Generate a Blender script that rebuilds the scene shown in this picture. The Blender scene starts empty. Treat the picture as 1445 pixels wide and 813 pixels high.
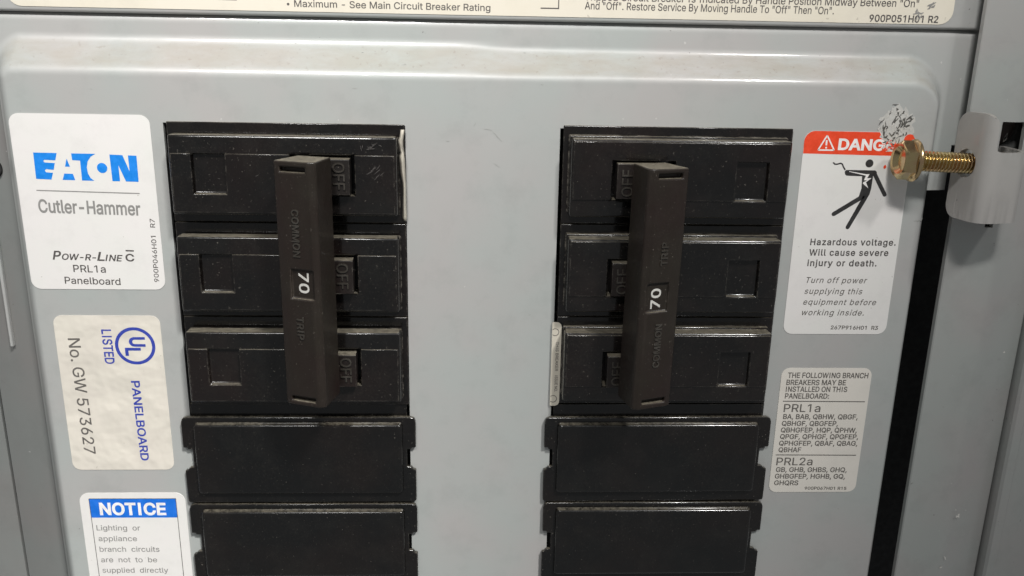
import bpy, bmesh, math, random, os
from mathutils import Vector, Matrix
random.seed(7)
S = 0.001                                    # everything below is written in millimetres
scene = bpy.context.scene
COL = scene.collection

# ------------------------------------------------------------------ camera, light, exposure
cam_d = bpy.data.cameras.new("camera"); cam = bpy.data.objects.new("camera", cam_d); COL.objects.link(cam)
cam.location = (-1.6089*S, -208.535*S, 19.0966*S)
cam.rotation_euler = (1.2931, -0.0181, -0.0396)
cam_d.sensor_width = 36.0; cam_d.lens = 36.0*1200/1445
cam_d.clip_start = 0.01; cam_d.clip_end = 50
scene.camera = cam

world = bpy.data.worlds.new("World"); scene.world = world; world.use_nodes = True
bg = world.node_tree.nodes["Background"]
bg.inputs[0].default_value = (0.96, 0.985, 1.0, 1); bg.inputs[1].default_value = 0.21

def area(name, loc, target, sx, sy, power, col, spread=180):
    d = bpy.data.lights.new(name, 'AREA'); d.shape = 'RECTANGLE'; d.size = sx; d.size_y = sy
    d.energy = power; d.color = col; d.spread = math.radians(spread)
    o = bpy.data.objects.new(name, d); COL.objects.link(o); o.location = loc
    o.rotation_euler = (Vector(target)-Vector(loc)).to_track_quat('-Z', 'Y').to_euler()
    return o
area("ceiling_lamp", (-0.29, -0.92, 1.02), (-0.121, 0, 0.452), 0.40, 0.20, 6.0, (1, 0.985, 0.96), 36.6)
area("ceiling_lamp", (0.36, -0.92, 1.02), (-0.291, 0, -0.40), 0.44, 0.20, 1.06, (1, 0.985, 0.96), 15.9)

scene.view_settings.view_transform = 'Standard'
scene.view_settings.look = 'None'
scene.view_settings.exposure = 0.0
scene.view_settings.gamma = 1.0
scene.render.engine = 'CYCLES'

# ------------------------------------------------------------------ materials
def nodes(m):
    m.use_nodes = True
    nt = m.node_tree
    return nt, nt.nodes, nt.links, nt.nodes["Principled BSDF"]

def pos_noise(nt, scale, detail=3, rough=0.55, offset=(0, 0, 0), stretch=(1, 1, 1)):
    g = nt.nodes.new('ShaderNodeNewGeometry')
    mp = nt.nodes.new('ShaderNodeMapping'); mp.inputs['Location'].default_value = offset
    mp.inputs['Scale'].default_value = stretch
    n = nt.nodes.new('ShaderNodeTexNoise'); n.inputs['Scale'].default_value = scale
    n.inputs['Detail'].default_value = detail; n.inputs['Roughness'].default_value = rough
    nt.links.new(g.outputs['Position'], mp.inputs[0]); nt.links.new(mp.outputs[0], n.inputs['Vector'])
    return n.outputs[0]

def ramp(nt, fac, a, b, lo=0.0, hi=1.0):
    r = nt.nodes.new('ShaderNodeMapRange'); r.inputs[1].default_value = a; r.inputs[2].default_value = b
    r.inputs[3].default_value = lo; r.inputs[4].default_value = hi; r.clamp = True
    nt.links.new(fac, r.inputs[0]); return r.outputs[0]

def mul(nt, a, b):
    m = nt.nodes.new('ShaderNodeMath'); m.operation = 'MULTIPLY'
    nt.links.new(a, m.inputs[0])
    if isinstance(b, (int, float)): m.inputs[1].default_value = b
    else: nt.links.new(b, m.inputs[1])
    return m.outputs[0]

def mixc(nt, fac, a, b):
    m = nt.nodes.new('ShaderNodeMix'); m.data_type = 'RGBA'
    if isinstance(fac, (int, float)): m.inputs[0].default_value = fac
    else: nt.links.new(fac, m.inputs[0])
    for i, c in ((6, a), (7, b)):
        if isinstance(c, tuple): m.inputs[i].default_value = (*c, 1)
        else: nt.links.new(c, m.inputs[i])
    return m.outputs[2]

def up_mask(nt, a, b):
    g = nt.nodes.new('ShaderNodeNewGeometry'); s = nt.nodes.new('ShaderNodeSeparateXYZ')
    nt.links.new(g.outputs['Normal'], s.inputs[0]); return ramp(nt, s.outputs[2], a, b)

def bump(nt, h, strength, dist, bsdf):
    b = nt.nodes.new('ShaderNodeBump'); b.inputs['Strength'].default_value = strength
    b.inputs['Distance'].default_value = dist
    nt.links.new(h, b.inputs['Height']); nt.links.new(b.outputs[0], bsdf.inputs['Normal'])

def paint(name, base, warm, dust=0.5, rough=0.33):
    m = bpy.data.materials.new(name); nt, N, L, B = nodes(m)
    c = mixc(nt, ramp(nt, pos_noise(nt, 38, 2), 0.38, 0.66), base, warm)
    grime = ramp(nt, pos_noise(nt, 95, 6, 0.7, (3, 1, 7)), 0.50, 0.76, 0, 0.28)
    c = mixc(nt, grime, c, tuple(x*0.62 for x in base))
    specks = ramp(nt, pos_noise(nt, 620, 2, 0.5, (5, 2, 1)), 0.765, 0.79, 0, 0.55)
    c = mixc(nt, specks, c, (0.09, 0.08, 0.07))
    chips = ramp(nt, pos_noise(nt, 540, 1, 0.5, (9, 4, 4)), 0.80, 0.82, 0, 0.4)
    c = mixc(nt, chips, c, (0.7, 0.69, 0.66))
    dm = mul(nt, up_mask(nt, 0.3, 0.75), ramp(nt, pos_noise(nt, 150, 7, 0.75, (1, 0, 2), (0.35, 1, 1)), 0.38, 0.62, 0.04, dust))
    c = mixc(nt, dm, c, (0.30, 0.255, 0.19))
    grit = mul(nt, up_mask(nt, 0.3, 0.75), ramp(nt, pos_noise(nt, 800, 3, 0.6, (5, 5, 5)), 0.62, 0.70, 0, 0.35))
    c = mixc(nt, grit, c, (0.19, 0.15, 0.11))
    L.new(c, B.inputs['Base Color'])
    r = ramp(nt, pos_noise(nt, 210, 4, 0.6, (2, 2, 2)), 0.3, 0.7, rough-0.05, rough+0.10)
    L.new(r, B.inputs['Roughness'])
    B.inputs['Coat Weight'].default_value = 0.6; B.inputs['Coat Roughness'].default_value = 0.06
    bump(nt, pos_noise(nt, 500, 2, 0.5), 0.2, 0.00006, B)
    return m

def plastic(name, base, tint, rough=0.34, dust=0.75, dmin=0.35, wear=0.8, worncol=(0.21, 0.19, 0.16)):
    m = bpy.data.materials.new(name); nt, N, L, B = nodes(m)
    c = mixc(nt, ramp(nt, pos_noise(nt, 45, 3), 0.4, 0.65), base, tint)
    haze_ = ramp(nt, pos_noise(nt, 120, 6, 0.72, (4, 4, 4)), 0.48, 0.75, 0, 0.03)
    c = mixc(nt, haze_, c, (0.15, 0.14, 0.12))
    grain = mul(nt, ramp(nt, pos_noise(nt, 2600, 3, 0.7, (2, 9, 2)), 0.54, 0.74, 0, 0.08), ramp(nt, pos_noise(nt, 55, 4, 0.65, (6, 3, 8)), 0.38, 0.62, 0.15, 1))
    c = mixc(nt, grain, c, (0.17, 0.155, 0.12))
    specks = ramp(nt, pos_noise(nt, 1700, 3, 0.6, (7, 3, 2)), 0.67, 0.74, 0, 0.45)
    c = mixc(nt, specks, c, (0.22, 0.20, 0.17))
    # rubbed edges: the bevelled normal differs from the true one only near an edge
    g = N.new('ShaderNodeNewGeometry'); bv = N.new('ShaderNodeBevel'); bv.samples = 6; bv.inputs[0].default_value = 0.00042
    dt = N.new('ShaderNodeVectorMath'); dt.operation = 'DOT_PRODUCT'
    L.new(g.outputs['True Normal'], dt.inputs[0]); L.new(bv.outputs[0], dt.inputs[1])
    e = ramp(nt, dt.outputs['Value'], 0.985, 0.86)
    e = mul(nt, e, ramp(nt, pos_noise(nt, 520, 5, 0.75, (8, 1, 1), (0.3, 1, 1)), 0.46, 0.62, 0, wear))
    c = mixc(nt, e, c, worncol)
    dm = mul(nt, up_mask(nt, 0.72, 0.99), ramp(nt, pos_noise(nt, 900, 4, 0.7), 0.36, 0.6, dmin, dust))
    c = mixc(nt, dm, c, (0.24, 0.215, 0.165))
    L.new(c, B.inputs['Base Color'])
    dr = N.new('ShaderNodeMath'); dr.operation = 'MAXIMUM'
    L.new(ramp(nt, pos_noise(nt, 260, 4, 0.65, (6, 6, 1)), 0.3, 0.7, rough-0.06, rough+0.14), dr.inputs[0])
    L.new(mul(nt, dm, 0.85), dr.inputs[1]); L.new(dr.outputs[0], B.inputs['Roughness'])
    B.inputs['Specular IOR Level'].default_value = 0.26
    B.inputs['Coat Weight'].default_value = 0.6 if rough < 0.3 else 0.15; B.inputs['Coat Roughness'].default_value = 0.08
    bump(nt, pos_noise(nt, 2600, 2, 0.6), 0.35, 0.00003, B)
    return m

def paper(name, base, tint, rough=0.38, crease=0.0):
    m = bpy.data.materials.new(name); nt, N, L, B = nodes(m)
    c = mixc(nt, ramp(nt, pos_noise(nt, 60, 4, 0.6), 0.4, 0.7), base, tint)
    c = mixc(nt, ramp(nt, pos_noise(nt, 700, 2, 0.5, (1, 6, 3)), 0.73, 0.76, 0, 0.4), c, (0.3, 0.27, 0.22))
    c = mixc(nt, ramp(nt, pos_noise(nt, 130, 6, 0.7, (8, 2, 3)), 0.5, 0.72, 0, 0.22), c, tuple(x*0.72 for x in base))
    L.new(c, B.inputs['Base Color']); B.inputs['Roughness'].default_value = rough
    B.inputs['Coat Weight'].default_value = 0.4; B.inputs['Coat Roughness'].default_value = 0.12
    if crease: bump(nt, pos_noise(nt, 75, 3, 0.5, (2, 0, 0)), crease, 0.0018, B)
    else: bump(nt, pos_noise(nt, 260, 2, 0.5), 0.15, 0.0001, B)
    return m

def ink(name, col, rough=0.5, patchy=0.0):
    m = bpy.data.materials.new(name); nt, N, L, B = nodes(m)
    c = mixc(nt, ramp(nt, pos_noise(nt, 420, 4, 0.7), 0.4, 0.7, 0, 1), col, tuple(min(1, x*1.18+0.015+patchy) for x in col))
    L.new(c, B.inputs['Base Color']); B.inputs['Roughness'].default_value = rough
    return m

M = {}
M['cover'] = paint('grey_enamel', (0.382, 0.402, 0.388), (0.402, 0.392, 0.382))
M['trim'] = paint('shaded_left_trim_enamel', (0.192, 0.20, 0.192), (0.20, 0.192, 0.185), dust=0.35)  # trim enamel darkened: shade on the left side is put into the colour
M['trim2'] = paint('right_trim_enamel', (0.335, 0.35, 0.335), (0.35, 0.335, 0.325), dust=0.35)  # lighter copy of the trim enamel for the brighter right side
M['tab'] = paint('tab_grey_enamel', (0.385, 0.375, 0.355), (0.38, 0.36, 0.345), dust=0.3)
M['black'] = plastic('black_thermoset', (0.0038, 0.0036, 0.0036), (0.0085, 0.0054, 0.0048), 0.22)
M['filler'] = plastic('black_filler_plastic', (0.0034, 0.0035, 0.0036), (0.0068, 0.0050, 0.0045), 0.20, wear=0.5, dust=0.45, dmin=0.08)
M['tie'] = plastic('dark_brown_plastic', (0.0175, 0.0138, 0.0105), (0.0165, 0.0102, 0.0088), 0.36, wear=0.35, worncol=(0.15, 0.12, 0.1))
M['lever'] = plastic('lever_plastic', (0.013, 0.011, 0.010), (0.014, 0.009, 0.008), 0.34)
M['worn'] = ink('worn_lettering', (0.030, 0.026, 0.021), 0.26)
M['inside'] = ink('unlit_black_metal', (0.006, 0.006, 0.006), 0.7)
M['ledge'] = ink('brown_grey_primer', (0.24, 0.19, 0.18), 0.6)
M['white'] = paper('white_vinyl', (0.76, 0.735, 0.715), (0.74, 0.735, 0.70))
M['cream'] = paper('cream_vinyl', (0.71, 0.66, 0.56), (0.68, 0.63, 0.52))
M['foil'] = paper('wrinkled_offwhite_paper', (0.70, 0.66, 0.58), (0.68, 0.63, 0.56), 0.35, crease=0.8)
M['warm_white'] = paper('warm_white_vinyl', (0.72, 0.68, 0.62), (0.70, 0.67, 0.61))
M['ivory'] = paper('aged_ivory_label', (0.60, 0.56, 0.47), (0.55, 0.50, 0.42), 0.4, crease=0.2)
M['ink_black'] = ink('black_ink', (0.022, 0.021, 0.021))
M['ink_dark'] = ink('dark_grey_ink', (0.075, 0.068, 0.064))
M['ink_grey'] = ink('grey_ink', (0.23, 0.225, 0.215))
M['ink_olive'] = ink('grey_brown_ink', (0.12, 0.11, 0.10))
M['ink_brand'] = ink('bright_blue_ink', (0.0, 0.20, 0.68))
M['ink_notice'] = ink('notice_blue_ink', (0.003, 0.14, 0.62))
M['ink_violet'] = ink('violet_blue_ink', (0.028, 0.05, 0.34))
M['ink_red'] = ink('orange_red_ink', (0.74, 0.055, 0.012))
M['ink_white'] = ink('white_ink', (0.78, 0.76, 0.74))
M['scr_light'] = ink('scuffed_primer', (0.47, 0.465, 0.44), 0.5)
M['scr_mid'] = ink('scratched_enamel', (0.29, 0.295, 0.28), 0.5)
M['dim'] = ink('shaded_backing_plate', (0.05, 0.05, 0.05), 0.6)  # plate colour darkened to carry the shadow in the cutout behind the lug
M['ink_dim'] = ink('worn_white_ink', (0.50, 0.49, 0.46), 0.5)
M['scr_dark'] = ink('bare_scratched_metal', (0.075, 0.072, 0.065), 0.5)
M['scr_white'] = ink('torn_vinyl', (0.55, 0.535, 0.50), 0.6)
m = bpy.data.materials.new('yellow_zinc'); nt, N, L, B = nodes(m)
c = mixc(nt, ramp(nt, pos_noise(nt, 210, 3, 0.6), 0.38, 0.66), (0.60, 0.49, 0.25), (0.56, 0.38, 0.22))
c = mixc(nt, ramp(nt, pos_noise(nt, 600, 3, 0.6, (3, 3, 3)), 0.6, 0.75, 0, 0.6), c, (0.25, 0.17, 0.08))
L.new(c, B.inputs['Base Color']); B.inputs['Metallic'].default_value = 1.0; B.inputs['Roughness'].default_value = 0.2
bump(nt, pos_noise(nt, 500, 3, 0.6), 0.12, 0.00006, B)
M['zinc'] = m

# ------------------------------------------------------------------ object helpers
def thing(name, label, cat, loc, group=None, kind=None):
    o = bpy.data.objects.new(name, None); COL.objects.link(o)
    o.empty_display_size = 0.01
    o.location = Vector(loc)*S; o['label'] = label
    if cat: o['category'] = cat
    if group: o['group'] = group
    if kind: o['kind'] = kind
    o['_base'] = list(loc)
    return o

def base_of(p):
    while p is not None:
        if '_base' in p: return Vector(p['_base'])
        p = p.parent
    return Vector((0, 0, 0))

def link(name, bm, mat, parent, smooth=None, bev=None, label=None, seg=2):
    """bm holds vertices in millimetres, in world axes; stored relative to the parent's base"""
    b = base_of(parent)
    for v in bm.verts: v.co = (v.co-b)*S
    bmesh.ops.recalc_face_normals(bm, faces=bm.faces[:])
    me = bpy.data.meshes.new(name); bm.to_mesh(me); bm.free()
    me.materials.append(M[mat] if isinstance(mat, str) else mat)
    o = bpy.data.objects.new(name, me); COL.objects.link(o)
    if parent: o.parent = parent
    if smooth is not None:
        for p in me.polygons: p.use_smooth = True
        me.set_sharp_from_angle(angle=math.radians(smooth))
    if bev:
        md = o.modifiers.new('bevel', 'BEVEL'); md.width = bev*S; md.segments = seg
        md.limit_method = 'ANGLE'; md.angle_limit = math.radians(35); md.harden_normals = False
        for p in me.polygons: p.use_smooth = True
        me.set_sharp_from_angle(angle=math.radians(50))
    if label: o['label'] = label
    return o

def link_flat(name, bm, mat, parent, label=None):
    """flat print: all faces turned to the front, no recalculation"""
    b = base_of(parent)
    bm.normal_update()
    for f in bm.faces:
        if f.normal.y > 0: f.normal_flip()
    for v in bm.verts: v.co = (v.co-b)*S
    me = bpy.data.meshes.new(name); bm.to_mesh(me); bm.free(); me.materials.append(M[mat])
    o = bpy.data.objects.new(name, me); COL.objects.link(o); o.parent = parent
    if label: o['label'] = label
    return o

def box(bm, x0, x1, y0, y1, z0, z1):
    r = bmesh.ops.create_cube(bm, size=1)
    for v in r['verts']:
        v.co = Vector(((x0+x1)/2+v.co.x*(x1-x0), (y0+y1)/2+v.co.y*(y1-y0), (z0+z1)/2+v.co.z*(z1-z0)))

def rrect(x0, x1, z0, z1, r, n=6):
    rs = r if isinstance(r, (list, tuple)) else (r,)*4          # tl, tr, br, bl
    pts = []
    for (cx, cz, a0, rr) in ((x0+rs[0], z1-rs[0], 180, rs[0]), (x1-rs[1], z1-rs[1], 90, rs[1]), (x1-rs[2], z0+rs[2], 0, rs[2]), (x0+rs[3], z0+rs[3], -90, rs[3])):
        for k in range(n+1):
            a = math.radians(a0-90*k/n)
            pts.append((cx+rr*math.cos(a), cz+rr*math.sin(a)))
    return pts

def plate(bm, outer, y0, y1, holes=()):
    """flat plate with holes in the xz plane between depths y0 (front) and y1"""
    loops = [outer]+list(holes)
    edges = []; rings = []
    for lp in loops:
        vs = [bm.verts.new((x, y0, z)) for x, z in lp]
        es = [bm.edges.new((vs[i], vs[(i+1) % len(vs)])) for i in range(len(vs))]
        edges += es; rings.append(vs)
    fr = bmesh.ops.triangle_fill(bm, use_beauty=True, edges=edges, normal=(0, -1, 0))
    faces = [g for g in fr['geom'] if isinstance(g, bmesh.types.BMFace)]
    bmesh.ops.dissolve_limit(bm, angle_limit=0.01, verts=[], edges=[e for e in {e for f in faces for e in f.edges} if not e.is_boundary]) if False else None
    if y1 is not None:
        backs = {}
        for ring in rings:
            for v in ring: backs[v] = bm.verts.new((v.co.x, y1, v.co.z))
        for f in faces: bm.faces.new([backs[v] for v in reversed(f.verts[:])])
        for ring in rings:
            n = len(ring)
            for i in range(n):
                a, b_ = ring[i], ring[(i+1) % n]
                bm.faces.new((a, b_, backs[b_], backs[a]))
    return faces

def flatpoly(bm, pts, y):
    vs = [bm.verts.new((x, y, z)) for x, z in pts]
    f = bm.faces.new(vs); f.normal_update(); bmesh.ops.triangulate(bm, faces=[f], ngon_method='EAR_CLIP')

def strip(bm, pts, w, y, cap=True):
    """thick polyline of flat print"""
    for (a, b) in zip(pts[:-1], pts[1:]):
        d = Vector((b[0]-a[0], b[1]-a[1])); 
        if d.length < 1e-6: continue
        n = Vector((-d.y, d.x)).normalized()*w/2
        flatpoly(bm, [(a[0]+n.x, a[1]+n.y), (b[0]+n.x, b[1]+n.y), (b[0]-n.x, b[1]-n.y), (a[0]-n.x, a[1]-n.y)], y)

def capsule(a, b, wa, wb, n=7):
    d = math.atan2(b[1]-a[1], b[0]-a[0]); pts = []
    for k in range(n+1):
        t = d+math.pi/2+math.pi*k/n; pts.append((a[0]+wa/2*math.cos(t), a[1]+wa/2*math.sin(t)))
    for k in range(n+1):
        t = d-math.pi/2+math.pi*k/n; pts.append((b[0]+wb/2*math.cos(t), b[1]+wb/2*math.sin(t)))
    return pts

def disc(c, r, n=28, rz=None):
    rz = rz or r
    return [(c[0]+r*math.cos(2*math.pi*k/n), c[1]+rz*math.sin(2*math.pi*k/n)) for k in range(n)]

def relief(bm, us, zs, depth, back, place, draft=0.0):
    """stepped block: cell (i,j) of the grid has its front at depth[i][j]; place(u,z,y) gives the point"""
    nu, nz = len(us)-1, len(zs)-1; vc = {}
    def V(i, j, y):
        k = (i, j, round(y, 4))
        if k not in vc: vc[k] = bm.verts.new(place(us[i], zs[j], y))
        return vc[k]
    def D(i, j):
        return depth[i][j] if 0 <= i < nu and 0 <= j < nz and depth[i][j] is not None else back
    for i in range(nu):
        for j in range(nz):
            y = D(i, j)
            if y != back: bm.faces.new((V(i, j, y), V(i+1, j, y), V(i+1, j+1, y), V(i, j+1, y)))
            if i == 0 and y != back: bm.faces.new((V(i, j, y), V(i, j+1, y), V(i, j+1, back), V(i, j, back)))
            if D(i+1, j) != y: bm.faces.new((V(i+1, j, y), V(i+1, j+1, y), V(i+1, j+1, D(i+1, j)), V(i+1, j, D(i+1, j))))
            if j == 0 and y != back: bm.faces.new((V(i, j, y), V(i+1, j, y), V(i+1, j, back), V(i, j, back)))
            if D(i, j+1) != y: bm.faces.new((V(i, j+1, y), V(i+1, j+1, y), V(i+1, j+1, D(i, j+1)), V(i, j+1, D(i, j+1))))
            if y != back: bm.faces.new((V(i, j, back), V(i, j+1, back), V(i+1, j+1, back), V(i+1, j, back)))
    bmesh.ops.dissolve_limit(bm, angle_limit=math.radians(1), verts=bm.verts[:], edges=bm.edges[:])

# ---- lettering
TEXTQ = []
def text(bucket, body, x, z, w, cap, ang=0.0, style='', y=0.0, place=None):
    """queue a line of lettering: baseline start (x,z), width w and cap height in mm"""
    TEXTQ.append((bucket, body, x, z, w, cap, ang, style, y, place))

FONT = None
try:
    FONT = bpy.data.fonts.load(os.path.join(bpy.utils.resource_path('LOCAL'), 'datafiles', 'fonts', 'Inter.woff2'))   # Blender's own interface face
except Exception:
    FONT = None

def plain_foot(l, top=False):
    """drop the slab feet of this face's I and 1, which the photographed lettering does not have"""
    q = [Vector((p.x, -p.y)) for p in l] if top else l
    y0 = min(p.y for p in q); H = max(p.y for p in q)-y0
    base = [p for p in q if abs(p.y-y0) < 1e-4]
    if H < 0.3 or len(base) != 2: return l
    xa, xb = sorted(p.x for p in base)
    lv = [p for p in q if 1e-4 < p.y-y0 < 0.2*H]
    if len(lv) != 4 or max(abs(p.y-lv[0].y) for p in lv) > 1e-4: return l
    X_ = sorted(p.x for p in lv)
    if abs(X_[0]-xa) > 2e-3 or abs(X_[3]-xb) > 2e-3: return l
    out = []
    for p in q:
        if p in base: continue
        if any(p is v for v in lv):
            if abs(p.x-X_[0]) < 1e-4 or abs(p.x-X_[3]) < 1e-4: continue
            out.append(Vector((p.x, y0))); continue
        out.append(p)
    return [Vector((p.x, -p.y)) for p in out] if top else out

def outlines(o, dg, bold, shear=0.0):
    """closed polylines of a text object's outline, made bolder by moving each point along its normal"""
    cu = o.to_curve(dg); loops = []
    for sp in cu.splines:
        bp = sp.bezier_points; n = len(bp); pts = []
        for i in range(n):
            a, b = bp[i], bp[(i+1) % n]
            straight = (a.handle_right-a.co).length < 1e-6 and (b.handle_left-b.co).length < 1e-6
            d1 = (b.co-a.co)
            if not straight and d1.length > 1e-9:
                u = d1.normalized()
                straight = (a.handle_right-a.co).cross(u).length < 1e-5 and (b.handle_left-b.co).cross(u).length < 1e-5
            m_ = 1 if straight else 4
            for k in range(m_):
                t = k/m_; q = 1-t
                p = a.co*q**3+a.handle_right*3*q*q*t+b.handle_left*3*q*t*t+b.co*t**3
                if not pts or (Vector((p.x, p.y))-pts[-1]).length > 1e-5: pts.append(Vector((p.x, p.y)))
        if len(pts) > 1 and (pts[0]-pts[-1]).length < 1e-5: pts.pop()
        if len(pts) > 2: loops.append(pts)
    o.to_curve_clear()
    for l in loops:
        for p in l: p.x -= shear*p.y
    res = []
    for l in loops:
        ys = [p.y for p in l]; xs_ = [p.x for p in l]
        if len(loops) > 1 and len(l) <= 5 and abs(min(ys)) < 0.02 and max(ys) < 0.12 and max(xs_)-min(xs_) > 0.25: continue
        a = plain_foot(l); res.append(l if a is l else plain_foot(a, True))
    loops = res
    for l in loops:
        for p in l: p.x += shear*p.y
    # orientation: the loop with the largest area is an outer one
    def ar(l): return sum(l[i].x*l[(i+1) % len(l)].y-l[(i+1) % len(l)].x*l[i].y for i in range(len(l)))/2
    big = max(loops, key=lambda l: abs(ar(l))); sg = 1 if ar(big) > 0 else -1
    if bold:
        res = []
        for l in loops:
            n = len(l); out = []
            for i in range(n):
                e0 = (l[i]-l[i-1]).normalized(); e1_ = (l[(i+1) % n]-l[i]).normalized()
                n0 = Vector((e0.y, -e0.x)); n1 = Vector((e1_.y, -e1_.x)); m_ = n0+n1
                m_ = m_/max(0.5, m_.length_squared/2) if m_.length > 1e-6 else n0
                out.append(l[i]+m_*bold*sg)
            res.append(out)
        loops = res
    return loops

def fill(loops):
    """non-zero winding fill (the font's strokes overlap), worked out glyph by glyph"""
    from mathutils.geometry import delaunay_2d_cdt
    import numpy as np
    idx = sorted(range(len(loops)), key=lambda i: min(p.x for p in loops[i])); groups = []
    for i in idx:
        a, b = min(p.x for p in loops[i]), max(p.x for p in loops[i])
        if groups and a < groups[-1][1]-1e-4: groups[-1][0].append(i); groups[-1][1] = max(groups[-1][1], b)
        else: groups.append([[i], b])
    V, F = [], []
    for g, _ in groups:
        pts, ed = [], []
        for i in g:
            k = len(pts); n = len(loops[i]); pts += loops[i]; ed += [(k+j, k+(j+1) % n) for j in range(n)]
        r = delaunay_2d_cdt(pts, ed, [], 0, 1e-6)
        vs, fs = r[0], r[2]
        E_ = np.array([(pts[a].x, pts[a].y, pts[b].x, pts[b].y) for a, b in ed])
        base = len(V); V += [(v.x, v.y) for v in vs]
        for f in fs:
            cx = sum(vs[q].x for q in f)/len(f); cy = sum(vs[q].y for q in f)/len(f)
            up_ = (E_[:, 1] <= cy) & (E_[:, 3] > cy); dn = (E_[:, 1] > cy) & (E_[:, 3] <= cy)
            m_ = up_ | dn
            if not m_.any(): continue
            e = E_[m_]; xi = e[:, 0]+(cy-e[:, 1])/(e[:, 3]-e[:, 1])*(e[:, 2]-e[:, 0])
            w = int((np.where(up_[m_], 1, -1)*(xi > cx)).sum())
            if w: F.append([base+q for q in f])
    return V, F

def flush_text():
    global TEXTQ
    objs = []
    def mk(body, style):
        c = bpy.data.curves.new('t', 'FONT'); c.body = body; c.size = 1.0
        if FONT: c.font = FONT
        if 'i' in style: c.shear = 0.22
        if 'l' in style: c.space_character = 1.12
        o = bpy.data.objects.new('t', c); COL.objects.link(o); return o
    ref = mk('H', '')
    for t in TEXTQ: objs.append(mk(t[1], t[7]))
    bpy.context.view_layer.update(); dg = bpy.context.evaluated_depsgraph_get()
    lp = outlines(ref.evaluated_get(dg), dg, 0)
    caph = max(p.y for l in lp for p in l)
    for t, o in zip(TEXTQ, objs):
        bucket, body, x, z, w, cap, ang, style, y, place = t
        bold = 0.030 if 'B' in style else 0.018 if 'b' in style else 0.007
        V, F = fill(outlines(o.evaluated_get(dg), dg, bold, 0.22 if 'i' in style else 0.0))
        x0, x1 = min(v[0] for v in V), max(v[0] for v in V)
        sx = w/(x1-x0); sz = cap/caph
        a = math.radians(ang); ca, sa = math.cos(a), math.sin(a); vs = []
        for v in V:
            u = (v[0]-x0)*sx; h = v[1]*sz
            px, pz = x+u*ca-h*sa, z+u*sa+h*ca
            vs.append(bucket.verts.new(place(px, pz, y) if place else (px, y, pz)))
        for f in F: bucket.faces.new([vs[q] for q in f])
    for o in objs+[ref]:
        c = o.data; bpy.data.objects.remove(o); bpy.data.curves.remove(c)
    TEXTQ = []

def copy_tree(o, parent=None):
    c = o.copy(); COL.objects.link(c)
    if parent: c.parent = parent
    for ch in list(o.children): copy_tree(ch, c)
    return c

# ------------------------------------------------------------------ enclosure interior
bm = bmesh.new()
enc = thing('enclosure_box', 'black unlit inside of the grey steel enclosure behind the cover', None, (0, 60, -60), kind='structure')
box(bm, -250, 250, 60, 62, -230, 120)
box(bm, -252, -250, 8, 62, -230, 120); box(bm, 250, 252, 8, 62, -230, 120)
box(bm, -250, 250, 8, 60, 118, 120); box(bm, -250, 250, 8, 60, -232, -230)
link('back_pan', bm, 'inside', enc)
bm = bmesh.new(); box(bm, 121.9, 140, 10, 12, -4, 72)
link('inner_ledge', bm, 'ledge', enc, bev=0.3)

# ------------------------------------------------------------------ main cover: pressed steel sheet
XE, ZE = 112.4, 12.0
cover = thing('panel_cover', 'grey painted steel panelboard cover with raised centre and two breaker openings', 'panel cover', (0, 0, -60))
def smooth01(t, k=0.16):
    # ramp 0..1 with rounded ends of size k
    if t <= -k: return 0.0
    if t < k: return (t+k)**2/(4*k)
    if t <= 1-k: return t
    if t < 1+k: return 1-(1+k-t)**2/(4*k)
    return 1.0
def cover_y(x, z):
    R = 6.5 if x > 0 else 2.5
    cx = XE-0.3 if x > 0 else XE+0.3
    qx, qz = abs(x)-(cx-R), z-(ZE-R)
    if qx <= 0 and qz <= 0: d = max(qx, qz)-R; ang = 0 if qx > qz else 1
    else:
        d = math.hypot(max(qx, 0), max(qz, 0))-R
        ang = math.atan2(max(qz, 0), max(qx, 1e-9))/(math.pi/2)
    side = 0.15*max(0.0, x-115.6) if x > 0 else 0.5*max(0.0, -x-116.2)
    if z > 22.9: side_top = 0.18*(z-22.9)**2
    else: side_top = 0.0
    kk = 1.2
    ed = (x-115.6) if x > 0 else (-x-116.2)
    if abs(ed) < kk: side = (0.15 if x > 0 else 0.5)*(ed+kk)**2/(4*kk)
    side += side_top
    if d < -3: return side
    w = (2.4 if x > 0 else 3.4)+(6.2-2.6)*ang**1.5
    k = 0.42-0.22*ang
    return 6.0*smooth01(d/w, k)+side
def lines(a, b, step, dense=()):
    s = set()
    n = max(1, int(round((b-a)/step)))
    for i in range(n+1): s.add(round(a+(b-a)*i/n, 3))
    for (p, q, st) in dense:
        m_ = int(round((q-p)/st))
        for i in range(m_+1): s.add(round(p+(q-p)*i/m_, 3))
    return sorted(s)
OX0, OX1, OZ1, OZ0 = 18.75, 76.2, 0.0, -127.6
xs = lines(-131.6, 123.0, 5, ((-120, -100, 0.4), (99, 121.0, 0.4)))+[-OX1, -OX0, OX0, OX1, 120.2]
zs = lines(-165, 30, 5, ((0.0, 26, 0.26),))+[OZ0, OZ1, -3.4, -15.0, 24.4]
xs = sorted(set(xs)); zs = sorted(set(zs))
bm = bmesh.new(); vg = {}
def cv(i, j):
    if (i, j) not in vg: vg[i, j] = bm.verts.new((xs[i], cover_y(xs[i], zs[j]), zs[j]))
    return vg[i, j]
for i in range(len(xs)-1):
    for j in range(len(zs)-1):
        mx, mz = (xs[i]+xs[i+1])/2, (zs[j]+zs[j+1])/2
        if OX0 < abs(mx) < OX1 and OZ0 < mz < OZ1: continue
        if mx > 120.2 and mz < -3.4: continue
        if mx > 114.9 and mz < -15: continue
        if mx < -116.3 and mz < 20: continue
        bm.faces.new((cv(i, j), cv(i+1, j), cv(i+1, j+1), cv(i, j+1)))
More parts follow.
